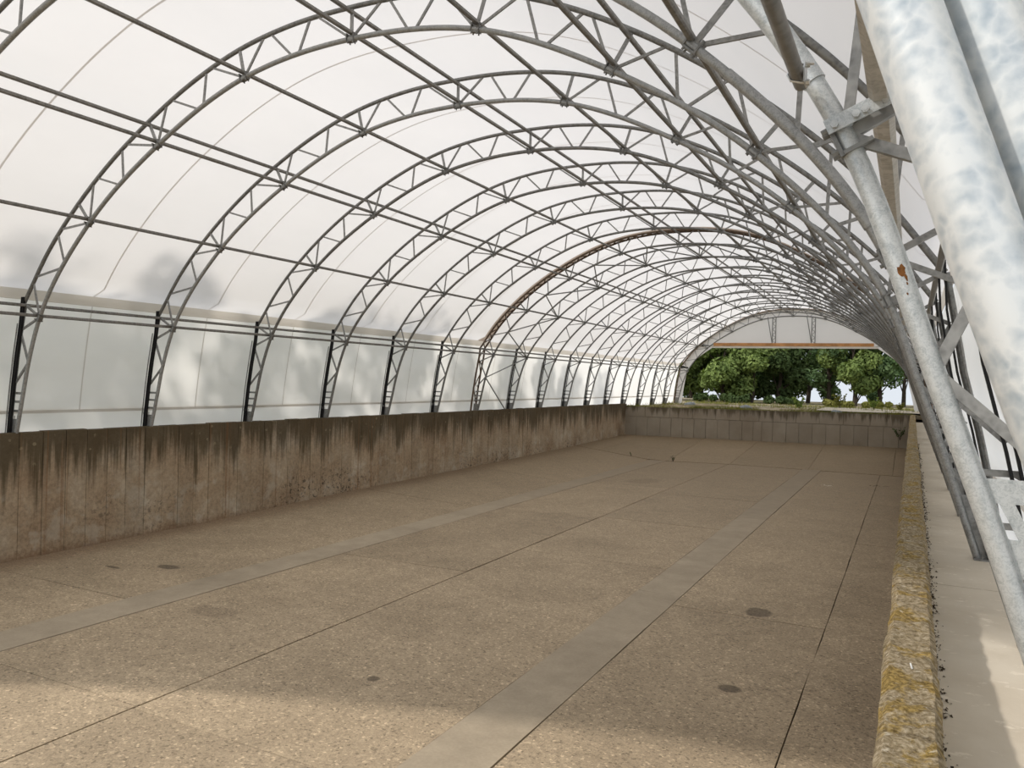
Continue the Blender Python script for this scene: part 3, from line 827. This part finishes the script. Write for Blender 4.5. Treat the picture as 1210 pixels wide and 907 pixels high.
# splice collar of the third arch
# ------------------------------------------------------------------ purlins (run the length of the hall)
def purlin(p, y0, y1, label, size=.060):
    mb = MB(); c = Vector(A3(p, 0)); yy0, yy1 = y0 * S, y1 * S; h = size / 2; b = size * .22
    ring = [(-h + b, -h), (h - b, -h), (h, -h + b), (h, h - b), (h - b, h), (-h + b, h), (-h, h - b), (-h, -h + b)]
    L = yy1 - yy0
    vs = [(a, -L / 2, d) for a, d in ring] + [(a, L / 2, d) for a, d in ring]
    mb.add(vs, [(i, i + 8, (i + 1) % 8 + 8, (i + 1) % 8) for i in range(8)] + [tuple(range(8)), tuple(range(15, 7, -1))])
    o = obj('purlin', mb, M['purlin']); o.location = (c.x, (yy0 + yy1) / 2, c.z)
    tag(o, label, 'purlin', 'purlins along the roof'); return o
YE = Y0 + 16
names_in = ['lower rail of the paired purlins along the top of the left curtain', 'lowest single purlin on the left slope, above the paired curtain rails',
            'lower rail of the paired purlins halfway up the left slope', 'single purlin on the upper left slope, below the ridge pair',
            'lower rail of the paired ridge purlins under the crown', 'single purlin on the upper right slope, just right of the ridge pair',
            'lower rail of the paired purlins halfway up the right slope', 'lowest single purlin on the right slope',
            'rectangular purlin bolted outside the right-hand pipe leg']
names_out = {0: 'upper rail of the paired purlins along the top of the left curtain', 2: 'upper rail of the paired purlins halfway up the left slope',
             4: 'upper rail of the paired ridge purlins under the crown', 6: 'upper rail of the paired purlins halfway up the right slope',
             8: 'outer purlin along the top of the right curtain'}
for j, i in enumerate(NODES):
    o = purlin(off(i, .028) if j < 8 else Vector((2.431, .352)), .1 if j == 8 else .31, YE, names_in[j], .078 if j == 8 else .060)
    if j == 8: o.data.materials[0] = M['purlin_light']
    if j in names_out:
        q = outer[nearest_outer(off(i, .16))]; t = (inner[i] - q).normalized()
        purlin(q + t * .026, .31, YE, names_out[j])
# short clamped tube ending at the second arch
pe = Vector(((-.129) * S, 0, (.368 + ZO) * S))
root = empty('clamped_tube', (pe.x, .6 * S, pe.z)); tag(root, 'dark steel tube ending in a U-bolt clamp beside the sleeved pipe', 'tube')
root.scale = (.70, 1, .70)
mb = MB(); mb.tube([(0, (.05 - .6) * S, .0), (0, (1.0 - .6) * S, 0), (0, (1.008 - .6) * S, 0)], [.036, .036, .022], 16); obj('tube', mb, M['purlin'], root, True)
mb = MB(); yb = (.965 - .6) * S
mb.tube([(.06, yb, -.05), (.02, yb, -.046), (-.03, yb, -.03), (-.045, yb, 0.0), (-.03, yb, .03), (.02, yb, .046), (.08, yb, .04)], .007, 8)
obj('u_bolt', mb, M['zinc'], root, True)
mb = MB(); mb.box((.035, yb - .035, -.06), (.042, yb + .035, .05))
for zz in (-.05, .04): mb.tube([(.042, yb, zz), (.06, yb, zz)], .014, 6)
obj('clamp_plate', mb, M['zinc'], root)
# big clamp where the purlin meets the second arch
root = empty('purlin_clamp', A3(inner[NODES[-1]] + Vector((-.006, .014)), mid_y)); tag(root, 'bolted galvanized clamp joining the pipe leg to the rectangular purlin', 'clamp')
mb = MB()
mb.tube([(-.005, 0, -.005), (.006, 0, .02)], R_CH * 1.22, 20)
obj('collar', mb, M['galv_near'], root, True)
for yy in (-.058, .052):
    mb = MB(); mb.tube([(-.045, yy, -.02), (.165, yy, .07)], 0, flat=(.008, .055)); obj('clamp_plate', mb, M['galv_near'], root)
for (t, sz) in ((-.015, .014), (.055, .014), (.085, .014), (.15, .014)):
    mb = MB(); mb.tube([(t, -.085, t * .42 - .008), (t, .075, t * .42 - .008)], .008, 6); mb.tube([(t, -.083, t * .42 - .008), (t, -.064, t * .42 - .008)], sz, 6); obj('bolt', mb, M['zinc'], root)

# ------------------------------------------------------------------ wind bracing between arches 6-7 and 14-15
def bracing(k, label):
    root = empty('wind_bracing', (CX * S, (Y0 + k + .5) * S, (ZO) * S)); tag(root, label, 'bracing'); inv = Matrix.Translation(-Vector(root.location))
    ya, yb_ = Y0 + k, Y0 + k + 1
    seq = [(inner[0], yb_)]
    li = [in_idx[3]] + [(NODES[j] + NODES[j + 1]) // 2 for j in range(8)] + [in_idx[13]]
    for j in range(9):
        seq.append((inner[li[j]], ya)); seq.append((inner[NODES[j]], yb_))
    seq.append((inner[li[9]], ya)); seq.append((inner[-1], yb_))
    for (p, y1), (q, y2) in zip(seq[:-1], seq[1:]):
        mb = MB(); mb.tube([A3(p, y1), A3(q, y2)], .024, 8); o = obj('brace_bar', mb, M['galv'], root, True); o.matrix_parent_inverse = inv
bracing(6, 'zigzag steel bracing just beyond the rusty double arch')
bracing(14, 'zigzag steel bracing in the last bays near the gable')

# ------------------------------------------------------------------ far gable
YG = Y0 + 16
gab = empty('wall_gable'); tag(gab, kind='structure', label='white membrane gable over the far opening')
arc = [p for p in outer if p.y > .40]
opening = []
mb = MB()
def gable_under(p):
    # edge of the opening: beam line in the middle, a strip of fabric down the legs
    zb = .925
    d = .17
    x = p.x
    return Vector((x, zb))
top_pts = [p for p in outer if p.y > 0.95]
vs = []; fs = []
for p in top_pts: vs += [A3(p, YG), A3(Vector((p.x, .93)), YG)]
for i in range(len(top_pts) - 1): fs.append((2 * i, 2 * i + 1, 2 * i + 3, 2 * i + 2))
mb.add(vs, fs)
for sgn in (-1, 1):
    leg = [Vector((px(sgn, a, b), b)) for a, b in reversed(POST)] + ([p for p in outer if p.y < .97 and p.x < 0] if sgn < 0 else [p for p in reversed(outer) if p.y < .97 and p.x > 0])
    vs = []; fs = []
    for p in leg:
        wid = .17 + .10 * max(0, p.y - .3) + (.38 * max(0, p.y - .62) ** 1.2 if p.y > .62 else 0)
        q = Vector((p.x - sgn * wid, p.y if p.y < .3 else p.y - .03)); vs += [A3(p, YG), A3(q, YG)]
    for i in range(len(leg) - 1): fs.append((2 * i, 2 * i + 1, 2 * i + 3, 2 * i + 2))
    mb.add(vs, fs)
obj('gable_membrane', mb, M['fabric'], gab)
beam = empty('gable_beam', (CX * S, (YG - .04) * S, (ZO + .97) * S)); tag(beam, 'long orange brown beam across the far opening above the trees', 'beam')
mb = MB(); mb.box((-1.80 * S, -.06, -.036 * S), (1.72 * S, .06, .036 * S)); obj('timber', mb, M['timber'], beam)
mb = MB(); mb.box((-1.86 * S, -.03, -.085 * S), (1.80 * S, .03, -.037 * S)); obj('white_hem', mb, M['curtain'], beam)
for x, lab in ((-2.92, 'left lattice post of the far gable with a slanting stay'), (-2.055, 'right lattice post of the far gable with a slanting stay')):
    root = empty('gable_post', (x * S, (YG - .03) * S, (ZO + 1.0) * S)); tag(root, lab, 'post')
    for dx in (0, .075):
        mb = MB(); mb.tube([(dx * S, 0, 0), (dx * S, 0, .60 * S)], .03, 8); obj('post_tube', mb, M['galv'], root, True)
    mb = MB()
    for i in range(9): mb.tube([((0 if i % 2 else .075) * S, 0, i * .066 * S), ((.075 if i % 2 else 0) * S, 0, (i + 1) * .066 * S)], .018, 6)
    obj('lacing', mb, M['galv'], root)
    mb = MB(); mb.tube([(0, -.05, .02), (-.10 * S, -.25, .61 * S)], .03, 8); obj('stay', mb, M['galv'], root, True)

# ------------------------------------------------------------------ trees and plants
def leaf_cloud(blobs, n, size, seed):
    rr = random.Random(seed); vs = []; fs = []
    tot = sum(b[3] ** 2 for b in blobs)
    for (bx, by, bz, br) in blobs:
        for _ in range(int(n * br ** 2 / tot)):
            d = Vector((rr.gauss(0, 1), rr.gauss(0, 1), rr.gauss(0, 1))).normalized()
            r = br * (rr.random() ** .35); c = Vector((bx, by, bz)) + Vector((d.x * r, d.y * r, d.z * r * .85))
            nrm = (d + Vector((rr.gauss(0, .5), rr.gauss(0, .5), rr.gauss(0, .5) + .3))).normalized()
            a = nrm.orthogonal().normalized(); a.rotate(Matrix.Rotation(rr.uniform(0, 6.28), 3, nrm)); b = nrm.cross(a)
            s = size * rr.uniform(.6, 1.3); o = len(vs)
            vs += [c - a * s, c - b * s * .55 + a * .1 * s, c + a * s + nrm * -.2 * s, c + b * s * .55 + a * .1 * s]
            fs.append((o, o + 1, o + 2, o + 3))
    return vs, fs
def tree(name, x, y, z, h, spread, mat, label, seed, crown_from=.25, n=4200, size=.2, group='trees beyond the far opening'):
    rr = random.Random(seed); root = empty(name, (x, y, z)); tag(root, label, 'tree', group)
    mb = MB(); pts = [Vector((0, 0, 0))]; lean = rr.uniform(-.04, .04)
    for i in range(1, 7): pts.append(Vector((lean * i * h / 7 + rr.uniform(-.12, .12), rr.uniform(-.12, .12), h * i / 7)))
    mb.tube([Vector((0, 0, -.3))] + pts, [.02 * h + .06] + [max(.03, (.02 * h + .05) * (1 - i / 8)) for i in range(7)], 8)
    obj('trunk', mb, M['bark'], root, True)
    blobs = []; mb = MB()
    for i in range(15):
        t = crown_from + (1 - crown_from) * (i + .5) / 15; an = rr.uniform(0, 6.28)
        prof_ = math.sin(math.pi * min(1, max(.12, (t - crown_from) / (1 - crown_from) * .85 + .15))) ** .6
        d = spread * prof_ * rr.uniform(.35, .85); c = Vector((math.cos(an) * d, math.sin(an) * d, h * t))
        br = spread * rr.uniform(.38, .58); blobs.append((c.x, c.y, c.z, br))
        k = min(6, int(t * 6.5)); base = pts[max(0, k - 1)]
        mb.tube([base, base.lerp(c, .6) + Vector((0, 0, -.15)), c], [.07, .045, .02], 5)
    obj('branches', mb, M['bark'], root)
    vs, fs = leaf_cloud(blobs, n, size, seed + 1); mb = MB(); mb.add(vs, fs); o = obj('foliage', mb, mat, root); o['kind'] = 'stuff'
    return root
far = [(-8.0, 27, 'leaf_light', 7.5, 2.6, .22), (-7.15, 26, 'leaf_mid', 7.5, 2.8, .2), (-6.3, 26.4, 'leaf_mid', 8.2, 2.9, .2), (-5.45, 25.6, 'leaf_mid', 7.8, 2.9, .14),
       (-4.6, 26, 'leaf_mid', 8.5, 2.8, .14), (-3.85, 26.6, 'leaf_dark', 8.2, 2.4, .12), (-3.15, 28.5, 'leaf_dark', 9.0, 2.1, .3), (-2.35, 27, 'leaf_grey', 8.6, 2.5, .24),
       (-1.55, 26.5, 'leaf_mid', 8.6, 2.5, .2), (-.85, 27, 'leaf_grey', 8.6, 2.3, .3), (-.2, 28.5, 'leaf_grey', 8.0, 1.7, .4), (.35, 30, 'leaf_grey', 7.0, 1.6, .35), (1.3, 29, 'leaf_mid', 8, 2.4, .25)]
kinds = {'leaf_light': 'light green', 'leaf_mid': 'mid green', 'leaf_dark': 'dark green', 'leaf_grey': 'grey green open'}
for i, (x, y, mk, h, sp, cf) in enumerate(far):
    tree('tree', x * S, y * S, (ZO - .57) * S, h, sp, M[mk], f'{kinds[mk]} broadleaf tree, {ORD[i]} from the left beyond the far opening', 100 + i, cf,
         n=9000 if mk != 'leaf_grey' else 5200)
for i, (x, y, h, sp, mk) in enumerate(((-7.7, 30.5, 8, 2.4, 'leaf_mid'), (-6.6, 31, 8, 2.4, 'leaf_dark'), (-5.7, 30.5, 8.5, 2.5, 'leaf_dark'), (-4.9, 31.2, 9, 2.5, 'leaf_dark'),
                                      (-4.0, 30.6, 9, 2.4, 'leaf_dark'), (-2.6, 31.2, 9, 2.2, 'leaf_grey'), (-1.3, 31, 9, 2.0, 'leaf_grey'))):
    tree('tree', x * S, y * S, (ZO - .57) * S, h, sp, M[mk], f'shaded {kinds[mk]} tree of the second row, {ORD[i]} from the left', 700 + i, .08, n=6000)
# dark understory shrubs at the tree line
for i, (x, y, h) in enumerate(((-7.4, 25, .9), (-5.9, 24.8, .9), (-4.9, 24.6, 1.0), (-3.6, 25.2, .9), (-1.9, 24.5, .7), (-.9, 24.4, .6))):
    rr = random.Random(300 + i)
    blobs = [(rr.uniform(-1.2, 1.2), rr.uniform(-.4, .4), h * rr.uniform(.3, .6), h * .5) for _ in range(6)]
    vs, fs = leaf_cloud(blobs, 900, .16, 310 + i); mb = MB(); mb.add(vs, fs)
    mb.tube([(0, 0, -.1), (0, 0, h * .6)], .04, 5)
    o = obj('shrub', mb, M['leaf_dark' if i < 4 else 'grass']); o.location = W(x, y, -.56)
    tag(o, f'low {"dark" if i < 4 else "dry yellowish"} shrub at the foot of the trees, {ORD[i]} from the left', 'shrub', 'shrubs under the trees')
# trees outside on the left whose shade falls on the membrane
shade = [(-6.6, -.3, 9.5, 2.3), (-6.5, .9, 11.6, 2.4), (-6.55, 2.0, 12.0, 2.3), (-6.5, 3.1, 10.4, 2.1), (-6.6, 4.3, 11.8, 2.4), (-6.55, 5.5, 11.6, 2.4), (-6.6, 6.7, 10.6, 2.3),
         (-6.6, 8.0, 10.0, 2.2), (-6.6, 9.3, 9.6, 2.3), (-6.6, 10.6, 9.4, 2.2), (-6.6, 12.0, 9.2, 2.2)]
for i, (x, y, h, sp) in enumerate(shade):
    tree('tree', (x - .85) * S, y * S, (ZO - .57) * S, h * .98, sp, M['leaf_mid'], f'broadleaf tree outside the left curtain, {ORD[i]} of a row, seen as shade', 500 + i, .22, 950, .27, 'trees outside the left curtain')

# grass along the top of the far wall, weeds, rocks
rr = random.Random(21); vs = []; fs = []
for _ in range(5200):
    x = rr.uniform(-5.1, .05); y = rr.choice((rr.uniform(15.0, 15.12), rr.uniform(15.0, 15.3))); c = Vector(W(x, y, topb(x) - .01 if y < 15.1 else bank_z(x, y)))
    hgt = rr.uniform(.03, .16) * (1.5 if noise.noise((x * 1.3, 0, 7)) > .1 else .8); an = rr.uniform(0, 3.14); w = .012
    d = Vector((math.cos(an) * w, math.sin(an) * w, 0)); o = len(vs)
    vs += [c - d, c + d, c + Vector((rr.uniform(-.07, .07), rr.uniform(-.09, .04), hgt))]; fs.append((o, o + 1, o + 2))
mb = MB(); mb.add(vs, fs); o = obj('grass', mb, M['grass']); tag(o, 'moss and short grass along the top of the far wall', 'grass', kind='stuff')
rr = random.Random(22); vs = []; fs = []
for _ in range(7000):
    x = rr.uniform(-6, 1.0); y = rr.uniform(15.4, 21.5); den = noise.noise((x * 1.1, y * .8, 3))
    if den < -.05: continue
    c = Vector(W(x, y, bank_z(x, y) - .01)); hgt = rr.uniform(.05, .30); an = rr.uniform(0, 3.14); w = .02
    d = Vector((math.cos(an) * w, math.sin(an) * w, 0)); o = len(vs)
    vs += [c - d, c + d, c + Vector((rr.uniform(-.14, .14), rr.uniform(-.14, .14), hgt))]; fs.append((o, o + 1, o + 2))
mb = MB(); mb.add(vs, fs); o = obj('grass', mb, M['grass']); tag(o, 'dry straggling grass on the earth bank beyond the far wall', 'grass', kind='stuff')
def rock(x, y, z, r, label, mat='stone', seed=0, flat=.6):
    me_v = []; rr = random.Random(seed); mb = MB(); nu, nv = 10, 6; fs = []
    for j in range(nv + 1):
        for i in range(nu):
            a = 2 * math.pi * i / nu; b = math.pi * j / nv; k = 1 + .35 * noise.noise((math.cos(a) * 1.4 + seed, math.sin(a) * 1.4, j * .5))
            me_v.append((r * k * math.sin(b) * math.cos(a) * 1.3, r * k * math.sin(b) * math.sin(a), r * flat * k * math.cos(b)))
    for j in range(nv):
        for i in range(nu): fs.append((j * nu + i, j * nu + (i + 1) % nu, (j + 1) * nu + (i + 1) % nu, (j + 1) * nu + i))
    mb.add(me_v, fs); o = obj('rock', mb, M[mat]); o.location = W(x, y, z); tag(o, label, 'rock', 'rocks on the far bank')
rock(-4.35, 17.2, -.47, .32, 'bluish grey boulder on the far bank, left of centre', seed=1)
rock(-3.05, 16.6, -.47, .30, 'bluish grey boulder on the far bank, near the middle', seed=2)
rock(-1.25, 16.0, -.465, .26, 'dark blue grey rock on the far bank before the pale track', seed=3, flat=.5)
def weed(x, y, z, h, n, label, seed, mat='leaf_dark', tilt=(0, 0)):
    rr = random.Random(seed); root = empty('weed', W(x, y, z)); tag(root, label, 'weed'); mb = MB(); lv = MB()
    for i in range(n):
        a = rr.uniform(0, 6.28); l = h * rr.uniform(.6, 1); tip = Vector((math.cos(a) * l * .4 + tilt[0] * l, math.sin(a) * l * .4 + tilt[1] * l, l * .85))
        mb.tube([(0, 0, -.02), tip * .5 + Vector((0, 0, l * .08)), tip], [.008, .006, .003], 4)
        for j in range(9):
            t = rr.uniform(.3, 1); c = tip * t; d = Vector((rr.gauss(0, 1), rr.gauss(0, 1), rr.gauss(.3, .6))).normalized(); s = h * .14; b = d.orthogonal().normalized() * s * .4
            lv.add([c, c + d * s * .5 + b, c + d * s, c + d * s * .5 - b], [(0, 1, 2, 3)])
    obj('stem', mb, M['bark'], root); o = obj('leaves', lv, M[mat], root); o['kind'] = 'stuff'
weed(-.14, 14.92, -.86, .75, 8, 'dark weed sprouting from the far wall in the right corner', 31, 'leaf_dark', (-.1, -.4))
weed(-3.4, 12.42, floor_z(-3.4, 12.42), .3, 5, 'small weed in the cross joint, beside the left strip', 32)
weed(-4.1, 12.41, floor_z(-4.1, 12.41), .28, 3, 'tiny weed in the cross joint, near the left wall', 33)
for i, (x, y, h) in enumerate(((-2.2, 18.3, 1.1), (-1.4, 18.8, 1.2), (-.7, 18.5, .9), (-.2, 18.9, .8))):
    weed(x, y, bank_z(x, y) - .01, h, 16, f'pale green weed clump on the far bank, {ORD[i]} from the left', 40 + i, 'grass' if i % 2 else 'leaf_light')
# litter
mb = MB(); mb.tube([(0, -.03, 0), (0, .03, 0.002)], .004, 6); o = obj('white_stick', mb, M['white']); o.location = W(.012, 1.345, -.424); o.rotation_euler = (0, 0, .1)
tag(o, 'short white stick lying on the lichen wall top', 'stick')
rr = random.Random(77); vs = []; fs = []
for _ in range(2600):
    y = rr.uniform(.6, 9) ** 1.0; x = kx(y) + .082 + abs(rr.gauss(0, .010)); 
    if noise.noise((y * 5, 2, 2)) < -.15 and rr.random() < .7: continue
    c = Vector(W(x, y, -.5545)); s = rr.uniform(.004, .014); a = rr.uniform(0, 6.28); d = Vector((math.cos(a), math.sin(a), rr.uniform(0, .7))) * s; e = Vector((-math.sin(a), math.cos(a), rr.uniform(0, .6))) * s * .6
    o = len(vs); vs += [c - d, c + e, c + d, c - e + Vector((0, 0, s))]; fs += [(o, o + 1, o + 2), (o, o + 2, o + 3)]
mb = MB(); mb.add(vs, fs); o = obj('litter', mb, M['dry']); tag(o, 'dark dry litter along the foot of the lichen wall', 'litter', kind='stuff')
for i, (x, y, lab) in enumerate(((-.95, 10.6, 'scatter of pale leaf scraps on the floor, far right'), (-.33, 11.0, 'dark leaf scraps on the floor by the right wall'))):
    rr = random.Random(90 + i); vs = []; fs = []
    for _ in range(14):
        c = Vector((rr.uniform(-.35, .35), rr.uniform(-.2, .2), .004)); s = rr.uniform(.03, .08); a = rr.uniform(0, 6.28); d = Vector((math.cos(a), math.sin(a), .1)) * s; e = Vector((-math.sin(a), math.cos(a), .2)) * s * .4
        o = len(vs); vs += [c - d, c + e, c + d, c - e]; fs.append((o, o + 1, o + 2, o + 3))
    mb = MB(); mb.add(vs, fs); o = obj('leaf_litter', mb, M['dry'] if i else M['track']); o.location = W(x, y, floor_z(x, y) + .003); tag(o, lab, 'litter', kind='stuff')
